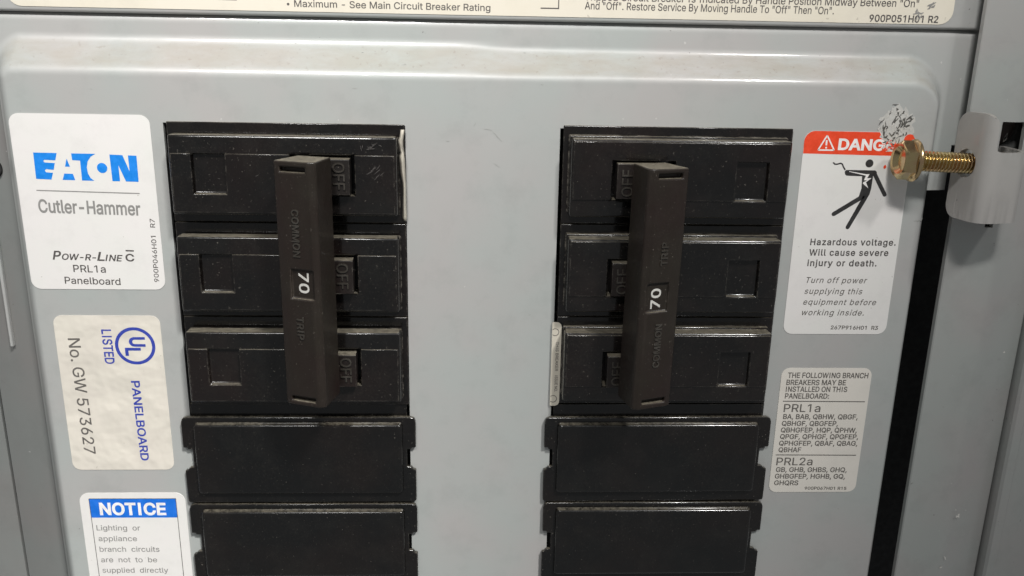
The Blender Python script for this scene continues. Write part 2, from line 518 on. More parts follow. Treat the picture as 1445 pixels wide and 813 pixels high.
sheet = link('cover_sheet', bm, 'cover', cover, smooth=30)
for p in sheet.data.polygons: pass
sd = sheet.modifiers.new('thickness', 'SOLIDIFY'); sd.thickness = 1.4*S; sd.offset = -1; sd.use_even_offset = False
es = sheet.modifiers.new('split', 'EDGE_SPLIT'); es.split_angle = math.radians(40)
# make sure the sheet's front faces the room so the thickness goes inwards
if sum(p.normal.y for p in sheet.data.polygons) > 0: sheet.data.flip_normals()

# ---- stickers on the cover
YS, YP = -0.13, -0.16                          # sticker face, print
def sticker(pts, mat, label, y0=YS, y1=0.0, parent=None):
    bm = bmesh.new(); plate(bm, pts, y0, y1)
    return link('sticker', bm, mat, parent or cover, label=label)
def B_(): return bmesh.new()
TXT = []                                        # (bmesh, name, mat, parent) linked after flush
def bucket(name, mat, parent, y=YP, label=None):
    b = bmesh.new(); TXT.append((b, name, mat, parent, label)); return b

# 1. brand sticker
st = sticker(rrect(-112.0, -79.2, -41.4, 1.7, 2.4), 'white', 'white sticker with large blue brand lettering at the upper left of the cover')
b = bucket('logo', 'ink_brand', st)
for pts in ([(-107.27, -7.5), (-101.8, -7.55), (-102.31, -9.3), (-104.9, -9.2), (-105.17, -9.5), (-104.9, -9.85), (-102.52, -9.95), (-102.98, -11.6), (-104.8, -11.45), (-105.1, -11.83), (-104.8, -12.2), (-103.25, -12.3), (-103.8, -13.95), (-107.38, -13.8)],
            [(-99.64, -8.85), (-99.05, -10.78), (-100.2, -10.78)], [(-100.6, -12.45), (-98.57, -12.5), (-98.2, -14.02), (-101.16, -13.98)],
            [(-98.41, -7.6), (-92.72, -7.62), (-93.9, -8.3), (-94.75, -9.45), (-95.1, -10.87), (-95.0, -12.35), (-94.5, -13.45), (-93.7, -14.12), (-96.59, -14.08), (-96.5, -9.3), (-98.33, -9.2)],
            [(-89.44, -7.75), (-86.4, -7.85), (-85.1, -11.73), (-85.1, -7.9), (-83.1, -7.95), (-83.2, -14.25), (-86.2, -14.2), (-87.6, -10.3), (-87.6, -14.18), (-89.4, -14.15)],
            disc((-91.51, -11.0), 1.22)):
    flatpoly(b, pts, YP)
b = bucket('printed_line', 'ink_grey', st); strip(b, [(-107.7, -16.6), (-83.25, -17.1)], 0.26, YP)
b = bucket('printed_text', 'ink_grey', st, label='grey company name lettering')
text(b, 'Cutler-Hammer', -107.8, -21.95, 24.3, 3.1, -1.2, 'b', YP)
b = bucket('printed_text', 'ink_dark', st)
for a in [('P', -106.03, -33.75, 2.17, 2.13, -1.2, 'bi'), ('OW-R-', -103.75, -33.8, 8.3, 1.5, -1.0, 'bi'), ('L', -95.3, -33.98, 1.9, 2.14, -1.2, 'bi'),
          ('INE', -93.3, -34.03, 4.3, 1.55, -1.2, 'bi'), ('C', -88.34, -34.05, 2.15, 1.8, -1.2, 'b'), ('PRL1a', -101.35, -36.94, 7.88, 1.8, -0.9, ''),
          ('Panelboard', -103.8, -39.95, 13.6, 1.75, -1.2, ''), ('900P046H01   R7', -80.7, -39.42, 16.08, 1.15, 88.6, '')]:
    text(b, *a, YP)
strip(b, [(-88.1, -31.4), (-86.1, -31.45)], 0.34, YP)

# 2. listing sticker, lettering turned a quarter
st = sticker(rrect(-108.0, -81.5, -91.4, -48.3, 2.2), 'foil', 'wrinkled off-white sticker with a blue ring mark and a serial number turned sideways')
b = bucket('printed_text', 'ink_olive', st, label='grey serial number reading downward'); text(b, 'No. GW 573627', -104.9, -54.4, 32.3, 2.9, -89.3, '', YP)
b = bucket('printed_text', 'ink_violet', st, label='blue lettering reading downward')
text(b, 'PANELBOARD', -90.3, -66.0, 22.7, 2.05, -89.3, 'b', YP)
b = bucket('printed_text', 'ink_violet', st, label='blue lettering under the ring mark')
text(b, 'LISTED', -96.3, -52.0, 9.3, 2.3, -89.8, 'b', YP)
b = bucket('ring_mark', 'ink_violet', st)
n = 48; c0 = (-88.3, -56.4)
for k in range(n):
    a0, a1 = 2*math.pi*k/n, 2*math.pi*(k+1)/n
    flatpoly(b, [(c0[0]+r_*math.cos(t), c0[1]+r_*math.sin(t)) for r_, t in ((5.05, a0), (5.05, a1), (4.22, a1), (4.22, a0))], YP)
text(b, 'U', -89.5, -54.0, 2.6, 3.6, -90, 'B', YP); text(b, 'L', -90.75, -56.9, 2.2, 3.55, -90, 'B', YP)

# 3. notice sticker
st = sticker(rrect(-107.5, -79.5, -150, -98.3, 2.6), 'white', 'white sticker with blue NOTICE banner at the lower left of the cover')
b = bucket('banner', 'ink_notice', st); flatpoly(b, [(-104.95, -100.05), (-82.0, -100.1), (-82.0, -105.8), (-104.85, -105.7)], YP+0.012)
for l in ([(-104.97, -100.0), (-104.8, -148)], [(-82.0, -100.0), (-81.9, -148)], [(-104.9, -100.0), (-82.0, -100.05)]): strip(bucket('printed_line', 'ink_dark', st), l, 0.17, YP)
b = bucket('banner_text', 'ink_white', st); text(b, 'NOTICE', -102.5, -104.75, 17.6, 3.4, -0.4, 'B', YP-0.02)
b = bucket('printed_text', 'ink_grey', st)
for a in [('Lighting  or', -103.97, -109.6, 11.64, 1.55), ('appliance', -103.8, -112.9, 10.28, 1.55), ('branch  circuits', -103.88, -116.2, 16.1, 1.55),
          ('are  not  to  be', -103.85, -119.5, 15.12, 1.55), ('supplied  directly', -103.85, -122.8, 17.83, 1.55), ('from  a  motor', -103.85, -126.1, 13.4, 1.55)][:5]:
    text(b, *a, -0.5, '', YP)

# 4. danger sticker, its upper right corner scraped away by the bolt
outline = rrect(79.1, 106.6, -52.4, 0.3, (2.6, 0.3, 2.4, 2.4))
tl, brc, blc = outline[0:7], outline[14:21], outline[21:28]
torn = [(97.9, 0.25), (98.3, -0.4), (98.0, -1.0), (98.9, -1.5), (98.6, -2.2), (99.6, -2.5), (99.5, -3.3), (100.7, -3.4), (101.2, -4.4), (102.6, -4.6), (103.2, -5.4), (104.6, -5.2), (106.6, -5.8)]
st = sticker(tl+torn+brc+blc, 'white', 'white sticker with orange-red DANGER banner, torn at its corner beside the bolt')
b = bucket('banner', 'ink_red', st)
flatpoly(b, [(x, z) for x, z in tl]+[(97.8, 0.2), (98.15, -0.4), (97.85, -1.0), (98.75, -1.5), (98.45, -2.2), (99.45, -2.5), (99.35, -3.3), (100.55, -3.4), (101.05, -4.4), (102.2, -4.9), (101.9, -5.55), (79.15, -5.25)], YP+0.012)
b = bucket('banner_text', 'ink_white', st)
text(b, 'DANG', 87.75, -4.15, 11.7, 2.55, -0.4, 'B', YP-0.02); text(b, 'E', 99.85, -4.4, 2.1, 1.6, -0.4, 'b', YP-0.02)
for k in range(3):
    T3 = [(84.7, -0.75), (82.8, -4.35), (86.85, -4.35)]
    strip(b, [T3[k], T3[(k+1) % 3]], 0.34, YP-0.02)
strip(b, [(84.7, -1.9), (84.75, -3.2)], 0.42, YP-0.02); flatpoly(b, disc((84.76, -3.75), 0.24, 10), YP-0.02)
b = bucket('pictogram', 'ink_black', st)
flatpoly(b, disc((96.2, -7.5), 1.0), YP)
flatpoly(b, [(90.55, -9.2), (97.9, -9.2), (98.35, -9.6), (98.45, -10.1), (97.55, -10.6), (94.8, -10.72), (90.8, -10.62), (90.35, -10.3), (90.2, -9.6)], YP)
flatpoly(b, [(94.75, -10.3), (97.55, -10.3), (97.5, -13.74), (97.25, -15.3), (96.5, -16.8), (95.6, -16.6), (94.6, -15.8), (95.0, -13.77)], YP-0.006)
for a_, b_, w1, w2 in (((97.75, -9.9), (101.15, -15.3), 1.0, 1.0), ((95.5, -15.9), (88.75, -20.35), 1.15, 1.1), ((96.2, -16.1), (92.75, -23.7), 1.25, 1.05)):
    flatpoly(b, capsule(a_, b_, w1, w2), YP-0.012)
sq = [(87.08, -7.45), (87.5, -7.8), (88.1, -7.78), (88.9, -7.55), (89.35, -7.75), (89.7, -8.4), (90.2, -9.1)]
strip(b, sq, 0.34, YP-0.012)
for p in sq: flatpoly(b, disc(p, 0.17, 8), YP-0.014)
b = bucket('pictogram_flash', 'ink_white', st)
flatpoly(b, [(91.3, -9.5), (95.7, -10.2), (96.6, -10.15), (96.1, -11.15), (97.25, -11.15), (95.95, -12.2), (96.75, -13.75), (95.15, -12.5), (95.3, -12.2), (96.1, -11.75), (95.35, -11.7), (95.7, -10.55), (91.3, -9.62)], YP-0.03)
b = bucket('printed_text', 'ink_dark', st, label='dark bold warning lettering'); c_ = bucket('printed_text', 'ink_olive', st, label='thin slanted grey lettering')
for a in [('Hazardous voltage.', 83.6, -28.41, 22.25, 1.6), ('Will cause severe', 83.6, -31.16, 20.68, 1.6), ('injury or death.', 83.47, -33.93, 18.14, 1.6)]: text(b, *a, 0.1, 'bl', YP)
for a in [('Turn off power', 83.71, -38.44, 15.99, 1.5), ('supplying this', 83.59, -41.4, 15.26, 1.5), ('equipment before', 83.6, -44.33, 19.31, 1.5), ('working inside.', 83.56, -47.19, 16.49, 1.5)]: text(c_, *a, -0.1, 'il', YP)
text(c_, '267P916H01  R3', 91.68, -51.04, 12.68, 1.0, -0.4, 'b', YP)

# 5. branch breaker list sticker
st = sticker(rrect(80.0, 104.5, -98.8, -62.0, 2.2), 'warm_white', 'small white sticker listing branch breaker types in dense lettering')
b = bucket('printed_text', 'ink_olive', st)
for a in [('THE FOLLOWING BRANCH', 81.74, -64.73, 21.86, 1.45, -0.2), ('BREAKERS MAY BE', 81.56, -66.78, 16.21, 1.45, -0.2), ('INSTALLED ON THIS', 81.62, -68.73, 16.75, 1.45, -0.2), ('PANELBOARD:', 81.58, -70.69, 12.07, 1.45, -0.3),
          ('BA, BAB, QBHW, QBGF,', 81.73, -76.68, 20.6, 1.38, -0.3), ('QBHGF, QBGFEP,', 81.59, -78.68, 15.53, 1.38, -0.3), ('QBHGFEP, HQP, QPHW,', 81.54, -80.63, 21.05, 1.38, -0.3), ('QPGF, QPHGF, QPGFEP,', 81.5, -82.59, 21.72, 1.38, -0.3),
          ('QPHGFEP, QBAF, QBAG,', 81.45, -84.56, 21.82, 1.38, -0.3), ('QBHAF', 81.51, -86.54, 6.28, 1.38, -0.3),
          ('GB, GHB, GHBS, GHQ,', 81.42, -92.54, 19.91, 1.38, -0.4), ('GHBGFEP, HGHB, GQ,', 81.33, -94.56, 19.75, 1.38, -0.4), ('GHQRS', 81.33, -96.59, 6.81, 1.38, -0.4)]: text(b, *a, 'b', YP)
text(b, 'PRL1a', 81.65, -74.6, 10.06, 2.25, -0.3, '', YP); text(b, 'PRL2a', 81.31, -90.5, 10.1, 2.25, -0.3, '', YP)
text(b, '900P067H01 R15', 90.1, -98.04, 11.83, 0.88, -0.5, 'b', YP)
for l in ([(81.17, -71.5), (103.66, -71.65)], [(80.9, -87.4), (103.33, -87.55)]): strip(bucket('printed_line', 'ink_dark', st), l, 0.24, YP)

# ---- scraped patch by the bolt, chips and scratches elsewhere
def blob(cx, cz, rx, rz, n=40, jag=0.22):
    return [(cx+rx*math.cos(2*math.pi*k/n)*(1-jag*random.random()), cz+rz*math.sin(2*math.pi*k/n)*(1-jag*random.random())) for k in range(n)]
scr = thing_none = None
bm = bmesh.new(); plate(bm, blob(101.7, 1.4, 5.0, 6.0, 64, 0.34), -0.05, 0.0)
patch = link('paint_scrape', bm, 'scr_light', cover, label='scraped paint above the bolt head')
def slivers(n, cx, cz, rx, rz, ang, spread, lmin, lmax, w, y, bmx):
    for _ in range(n):
        t = random.random()*2*math.pi; rr = random.random()**0.6
        x, z = cx+rx*rr*math.cos(t), cz+rz*rr*math.sin(t)
        a = math.radians(random.gauss(ang, spread)); L_ = random.uniform(lmin, lmax); ww = random.uniform(0.4, 1)*w
        pts = []
        m_ = 4
        for k in range(m_+1):
            f_ = k/m_; off = (random.random()-.5)*ww*0.8
            pts.append((x+L_*(f_-.5)*math.cos(a)-off*math.sin(a), z+L_*(f_-.5)*math.sin(a)+off*math.cos(a), ww*math.sin(math.pi*min(max(f_, .08), .92))))
        up = [(p[0]-p[2]/2*math.sin(a), p[1]+p[2]/2*math.cos(a)) for p in pts]; dn = [(p[0]+p[2]/2*math.sin(a), p[1]-p[2]/2*math.cos(a)) for p in reversed(pts)]
        flatpoly(bmx, up+dn, y-random.random()*0.02)
bm = bmesh.new(); slivers(32, 101.6, 2.2, 3.9, 3.6, 72, 24, 0.4, 2.2, 0.55, -0.09, bm); slivers(16, 101.6, -2.4, 3.0, 2.6, 55, 50, 0.3, 1.3, 0.5, -0.19, bm)
slivers(10, 103.2, 2.0, 1.2, 1.6, 62, 16, 0.8, 2.2, 0.5, -0.1, bm); slivers(1, 100.8, 6.9, .1, .1, 5, 2, 1.6, 1.7, 0.4, -0.09, bm)
o = link_flat('scratch_marks', bm, 'scr_dark', cover, label='dark gouges in the scraped patch'); o['kind'] = 'stuff'
bm = bmesh.new(); slivers(44, 101.5, 0.8, 4.2, 4.8, 65, 50, 0.3, 1.4, 0.45, -0.13, bm); slivers(14, 101.2, -3.0, 2.6, 1.6, 60, 60, 0.4, 1.3, 0.55, -0.21, bm)
o = link_flat('scratch_marks', bm, 'scr_white', cover, label='white shreds of torn sticker in the scraped patch'); o['kind'] = 'stuff'
bm = bmesh.new(); flatpoly(bm, blob(105.5, -1.6, 1.5, 1.5, 22, 0.2), -0.15); slivers(14, 100.6, -3.0, 2.0, 1.4, 60, 50, 0.5, 1.6, 0.5, -0.2, bm); flatpoly(bm, blob(100.2, -8.3, 0.4, 0.6, 12, .3), -0.2)
o = link_flat('torn_print', bm, 'ink_red', cover, label='leftover scraps of orange-red banner beside the bolt head')
bm = bmesh.new()
for (x, z, a, l, w) in ((3.5, -2.3, -48, 3.2, 0.30), (1.2, -0.6, -10, 2.0, 0.22), (3.4, -9.2, -35, 1.8, 0.22), (-2.0, 0.6, 60, 1.2, .15), (-8.5, -3.5, 10, .8, .25), (-19, 14.2, 0, 1.2, 0.25), (-29, 16.8, 5, .6, .3),
                        (111.2, -21.8, 25, 1.7, 0.5), (111.6, -21.4, 60, 1.0, 0.35), (110.2, -22.0, 10, 1.0, .3), (-30.5, 8.6, 0, 1.4, .25), (14, 10.2, 0, .7, .25), (-14, -3, 80, .6, .2), (-92, 7.5, 0, .5, .3), (55, 4.5, 50, .9, .2), (10, 17.4, 0, .6, .3)):
    slivers(1, x, z, 0.01, 0.01, a, 1, l, l*1.01, w, -0.012+cover_y(x, z)-0.02, bm)
o = link_flat('scratch_marks', bm, 'scr_mid', cover, label='short dark scratches and nicks in the grey enamel'); o['kind'] = 'stuff'

# ------------------------------------------------------------------ upper cover with its rating sticker
up = thing('upper_cover', 'grey painted steel sheet above the main cover, holding a long cream sticker', 'panel cover', (0, 3, 25))
bm = bmesh.new()
UPX = [(-130.5, 3+.5*14.6), (-117.2, 3.6), (-116, 3.15), (-114.8, 3.0), (114.2, 3.0), (115.4, 3.1), (116.6, 3.2), (121.6, 3+.15*6.0)]
rows_ = []
for dz, dy in ((0.0, 1.3), (0.0, 0.75), (0.12, 0.32), (0.4, 0.08), (0.8, 0.0), (55, 0.0)):
    rows_.append([bm.verts.new((x, y+dy, 24.75+dz)) for x, y in UPX])
rows_.append([bm.verts.new((x, y+1.3, 24.75+55)) for x, y in UPX]); rows_.append(rows_[0])
for a, b in zip(rows_[:-1], rows_[1:]):
    for k in range(len(UPX)-1): bm.faces.new((a[k], a[k+1], b[k+1], b[k]))
for e_ in (0, -1): bm.faces.new([r_[e_] for r_ in rows_[:-1]])
link('cover_sheet', bm, 'cover', up, smooth=40)
st = sticker(rrect(-110.0, 113.3, 25.85, 70, (2, 2, 3.2, 3.2)), 'cream', 'long cream sticker with black instructions', 2.87, 3.0, parent=up)
YU = 2.84
b = bucket('printed_text', 'ink_dark', st)
for a in [('•', -46.1, 26.95, 0.6, 1.3, 0, ''), ('Maximum - See Main Circuit Breaker Rating', -44.39, 26.92, 45.9, 1.5, -0.1, '')]: text(b, *a, YU)
b = bucket('printed_text', 'ink_dark', st)
for a in [('And "Off". Restore Service By Moving Handle To "Off" Then "On".', 23.88, 27.72, 60.1, 1.66, 0, ''),
          ('Tripped Circuit Breaker Is Indicated By Handle Position Midway Between "On"', 23.8, 29.75, 80.7, 1.66, 0, ''), ('900P051H01 R2', 92.84, 26.25, 17.0, 1.55, 0, 'b')]: text(b, *a, YU)
b = bucket('printed_line', 'ink_dark', st)
flatpoly(b, [(13.4, 27.62), (17.78, 27.62), (17.78, 40), (17.52, 40), (17.52, 27.88), (13.4, 27.88)], YU); strip(bucket('printed_line', 'ink_dark', st), [(-62, 28.35), (-57.6, 28.3)], 0.45, YU); strip(bucket('printed_line', 'ink_dark', st), [(0, 29.9), (16, 29.9)], 0.22, YU)
bm = bmesh.new(); slivers(5, 104.7, 28.0, 1.3, 1.0, 55, 25, 1.0, 2.6, 0.45, 2.8, bm); slivers(4, 107.5, 30.2, 1.5, .6, 40, 25, 1.0, 2.2, 0.6, 2.8, bm)
link_flat('scuff_marks', bm, 'ink_grey', up, label='grey rubbed scuffs over the sticker print')['kind'] = 'stuff'

up.location = Vector((0.015, 5.0, 25.06))*S; up.scale = (1.0095,)*3

# ------------------------------------------------------------------ enclosure trims left and right
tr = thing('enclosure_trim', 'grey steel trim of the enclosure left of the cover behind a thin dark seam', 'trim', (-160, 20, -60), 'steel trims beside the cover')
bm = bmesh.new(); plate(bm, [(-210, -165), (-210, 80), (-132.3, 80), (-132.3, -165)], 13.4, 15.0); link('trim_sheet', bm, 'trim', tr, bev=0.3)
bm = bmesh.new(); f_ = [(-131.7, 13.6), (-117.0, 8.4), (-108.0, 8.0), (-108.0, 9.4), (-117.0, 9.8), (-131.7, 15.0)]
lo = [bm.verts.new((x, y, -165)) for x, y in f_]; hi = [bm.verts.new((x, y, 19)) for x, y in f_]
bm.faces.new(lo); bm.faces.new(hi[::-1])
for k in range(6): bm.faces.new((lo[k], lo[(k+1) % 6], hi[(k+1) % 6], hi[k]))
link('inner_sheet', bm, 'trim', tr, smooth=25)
bm = bmesh.new(); box(bm, -125.3, -124.4, 10.0, 12.5, -60.5, 0)
link('stiffening_rib', bm, 'cover', tr, bev=0.25)
bm = bmesh.new()
r = bmesh.ops.create_cone(bm, cap_ends=True, segments=28, radius1=2.4, radius2=2.0, depth=1.6)
for v in r['verts']: v.co = Vector((-122.3+v.co.x, 9.9-v.co.z, -12.9+v.co.y))
link('trim_screw', bm, 'inside', tr, smooth=40)

tr = thing('enclosure_trim', 'grey steel trim of the enclosure right of the cover, with a bent lug holding the bolt', 'trim', (140, 0, -60), 'steel trims beside the cover')
def profile(bm, pts, z0, z1, th=1.4):
    """folded sheet: xy profile extruded along z"""
    for za, zb in ((z0, z1),):
        f = [bm.verts.new((x, y, za)) for x, y in pts]+[bm.verts.new((x, y+th, za)) for x, y in reversed(pts)]
        g = [bm.verts.new((x, y, zb)) for x, y in pts]+[bm.verts.new((x, y+th, zb)) for x, y in reversed(pts)]
        n_ = len(f)
        bm.faces.new(f); bm.faces.new(list(reversed(g)))
        for i in range(n_): bm.faces.new((f[i], f[(i+1) % n_], g[(i+1) % n_], g[i]))
P1 = [(119.6, 0.0), (119.9, -0.25), (127.9, -0.9)]
P2 = [(127.9, -0.9), (130.2, -1.05), (131.4, -1.05), (132.6, -0.8), (134.6, 0.1)]
P3 = [(134.6, 0.1), (139, 1.6), (145.4, 3.2)]
bm = bmesh.new()
Z0, Z1, ZA, ZB = -165, 80, -23.3, 3.2
profile(bm, P1+P2[1:]+P3[1:], Z0, ZA); profile(bm, P1, ZA, ZB); profile(bm, [(129.9, -1.05), (131.4, -1.05), (132.6, -0.8)]+P3, ZA, -3.8); profile(bm, P3, -3.8, ZB); profile(bm, P1+P2[1:]+P3[1:], ZB, Z1)
bmesh.ops.remove_doubles(bm, verts=bm.verts[:], dist=0.001)
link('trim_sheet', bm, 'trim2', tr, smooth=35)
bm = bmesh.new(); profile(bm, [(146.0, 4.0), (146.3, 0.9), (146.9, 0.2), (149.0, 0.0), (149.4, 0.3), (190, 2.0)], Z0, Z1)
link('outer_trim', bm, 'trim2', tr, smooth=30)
bm = bmesh.new(); plate(bm, rrect(123, 145, -26, 8, 1), 5.2, 6.6, holes=[disc((131.0, 1.6), 4.9, 32)])
link('backing_plate', bm, 'dim', tr)
# bent lug: flat outline, bent round two folds
PATH = [(0, (117.0, -3.0)), (8.9, (118.1, -11.9)), (10.4, (119.3, -13.1)), (17.5, (126.4, -11.6)), (19.0, (127.6, -10.2)), (31.5, (129.3, 0.9))]
def bend(s):
    # rounded corners by sampling a smoothed polyline
    def at(s_):
        s_ = max(0, min(31.5, s_))
        for (a, p), (b, q_) in zip(PATH[:-1], PATH[1:]):
            if s_ <= b: t = (s_-a)/(b-a); return Vector((p[0]+(q_[0]-p[0])*t, p[1]+(q_[1]-p[1])*t))
        return Vector(PATH[-1][1])
    k = min(0.9, s, 31.5-s)
    return sum((at(s+k*d) for d in (-1, -.6, -.2, .2, .6, 1)), Vector((0, 0)))/6
out = []
out += [(3.6*1-3.6*math.cos(t), 5.9-3.6+3.6*math.sin(t)) for t in [math.pi/2*k/8 for k in range(9)]]
out += [(10.6-2.6+2.6*math.sin(t), 5.9-2.6+2.6*math.cos(t)) for t in [math.pi/2*k/8 for k in range(9)]]
out += [(10.6, -1.7), (10.8, -2.5), (11.5, -2.9), (31.5, -2.9), (31.5, -19.7)]
out += [(3.2-3.2*math.sin(t), -19.7+3.2-3.2*math.cos(t)) for t in [math.pi/2*k/8 for k in range(9)]]
bm = bmesh.new()
plate(bm, out, 0, None, holes=[disc((4.6, -6.2), 3.45, 32)])
bmesh.ops.remove_doubles(bm, verts=bm.verts[:], dist=1e-4)
s_ = 0.7
while s_ < 31.5:
    g_ = bm.verts[:]+bm.edges[:]+bm.faces[:]
    bmesh.ops.bisect_plane(bm, geom=g_, plane_co=(s_, 0, 0), plane_no=(1, 0, 0))
    s_ += 0.35
for v in bm.verts:
    p = bend(v.co.x); v.co = Vector((p.x, p.y, v.co.z))
bm.normal_update()
if sum(f.normal.x*f.calc_area() for f in bm.faces) > 0: bmesh.ops.reverse_faces(bm, faces=bm.faces[:])
b0 = base_of(tr)
for v in bm.verts: v.co = (v.co-b0)*S
me = bpy.data.meshes.new('bolt_lug'); bm.to_mesh(me); bm.free(); me.materials.append(M['tab'])
for p in me.polygons: p.use_smooth = True
lug = bpy.data.objects.new('bolt_lug', me); COL.objects.link(lug); lug.parent = tr
lug['label'] = 'lighter grey bent lug with a round bolt hole'
sd = lug.modifiers.new('thickness', 'SOLIDIFY'); sd.thickness = 1.5*S; sd.offset = -1
bv = lug.modifiers.new('bevel', 'BEVEL'); bv.width = 0.4*S; bv.segments = 3; bv.limit_method = 'ANGLE'; bv.angle_limit = math.radians(50)
es = lug.modifiers.new('split', 'EDGE_SPLIT'); es.split_angle = math.radians(45)
# chip on the lug and paint spots on the trim
bm = bmesh.new()
for (x, z, a, l, w) in ((134.6, -106, 40, 1.3, 1.0), (133.6, -104.0, 0, .5, .5), (133.0, -119.5, -60, 1.5, .45), (132.2, -122.5, 20, 1.0, .8), (139, -57, 0, .5, .5), (136.5, -104.2, 0, .3, .3)):
    slivers(1, x, z, 0.01, 0.01, a, 1, l, l*1.01, w, -1.1, bm)
o = link_flat('paint_spots', bm, 'scr_white', tr, label='white paint specks near the lower end'); o['kind'] = 'stuff'
bm = bmesh.new(); slivers(3, 121.3, 0.6, .2, .5, 75, 8, 1.2, 2.0, .5, -13.35, bm)
for v in bm.verts: v.co.y = -13.55
link_flat('paint_chip', bm, 'scr_dark', tr, label='dark paint chip on the bend of the lug')

# ------------------------------------------------------------------ bolt
bolt = thing('hex_bolt', 'yellow zinc plated hex flange bolt lying sideways through the grey lug', 'bolt', (117.5, -9.3, -6.4))
A = Vector((100.0, -6.6, -5.7)); Bp = Vector((122.0, -7.6, -6.4)); ax = (Bp-A).normalized()
e1 = ax.cross(Vector((0, 0, 1))).normalized(); e2 = e1.cross(ax).normalized()
def revolve(bm, prof, n, ph=0.0, hexa=False):
    rings = []
    for (s, r) in prof:
        rings.append([bm.verts.new(A+ax*s+(e1*math.cos(ph+2*math.pi*k/n)+e2*math.sin(ph+2*math.pi*k/n))*r) for k in range(n)])
    for a, b in zip(rings[:-1], rings[1:]):
        for k in range(n): bm.faces.new((a[k], a[(k+1) % n], b[(k+1) % n], b[k]))
    bm.faces.new(list(reversed(rings[0]))); bm.faces.new(rings[-1])
bm = bmesh.new()
# hexagonal head with chamfered corners and a dished end
n = 48; rings = []
def hexr(t, c): 
    a = (t % (math.pi/3))-math.pi/6
    return c*math.cos(math.pi/6)/math.cos(a)
RC = 4.75
for (s, mode, r) in ((1.3, 'c', 0.01), (1.3, 'c', 2.4), (0.25, 'c', 3.4), (0.0, 'c', 4.05), (0.42, 'h', RC*0.965), (0.62, 'h', RC), (3.3, 'h', RC), (3.3, 'h', RC-.8)):
    ring = []
    for k in range(n):
        t = 2*math.pi*k/n; rr = r if mode == 'c' else (min(r, hexr(t, RC)) if mode == 'm' else hexr(t, r))
        pass
        ss = s+(0.0 if mode != 'h' or s > 2 else -0.3*(1-(rr/r-math.cos(math.pi/6))/(1-math.cos(math.pi/6))))
        ring.append(bm.verts.new(A+ax*ss+(e1*math.cos(t+.50)+e2*math.sin(t+.50))*rr))
    rings.append(ring)
for a, b in zip(rings[:-1], rings[1:]):
    for k in range(n): bm.faces.new((a[k], a[(k+1) % n], b[(k+1) % n], b[k]))
bm.faces.new(rings[-1])
link('bolt_head', bm, 'zinc', bolt, smooth=22)
bm = bmesh.new(); revolve(bm, [(2.9, 4.4), (3.2, 4.9), (3.45, 5.1), (3.75, 5.15), (4.05, 5.0), (4.15, 4.0)], 56)
link('bolt_flange', bm, 'zinc', bolt, smooth=35)
bm = bmesh.new(); N_ = 30; pitch = 0.86; L0, L1 = 4.0, 21.0; steps = int((L1-L0)/pitch*10); rows = []
for i in range(steps+1):
    s = L0+(L1-L0)*i/steps; row = []
    for k in range(N_):
        t = 2*math.pi*k/N_; ph = ((s/pitch)-k/N_) % 1.0
        tri = 1-abs(2*ph-1); r = 1.88+0.62*min(1, max(0, (tri-0.10)*1.3))
        row.append(bm.verts.new(A+ax*s+(e1*math.cos(t)+e2*math.sin(t))*r))
    rows.append(row)
for a, b in zip(rows[:-1], rows[1:]):
    for k in range(N_): bm.faces.new((a[k], a[(k+1) % N_], b[(k+1) % N_], b[k]))
bm.faces.new(rows[-1]); bm.faces.new(list(reversed(rows[0])))
link('bolt_shank', bm, 'zinc', bolt, smooth=60)

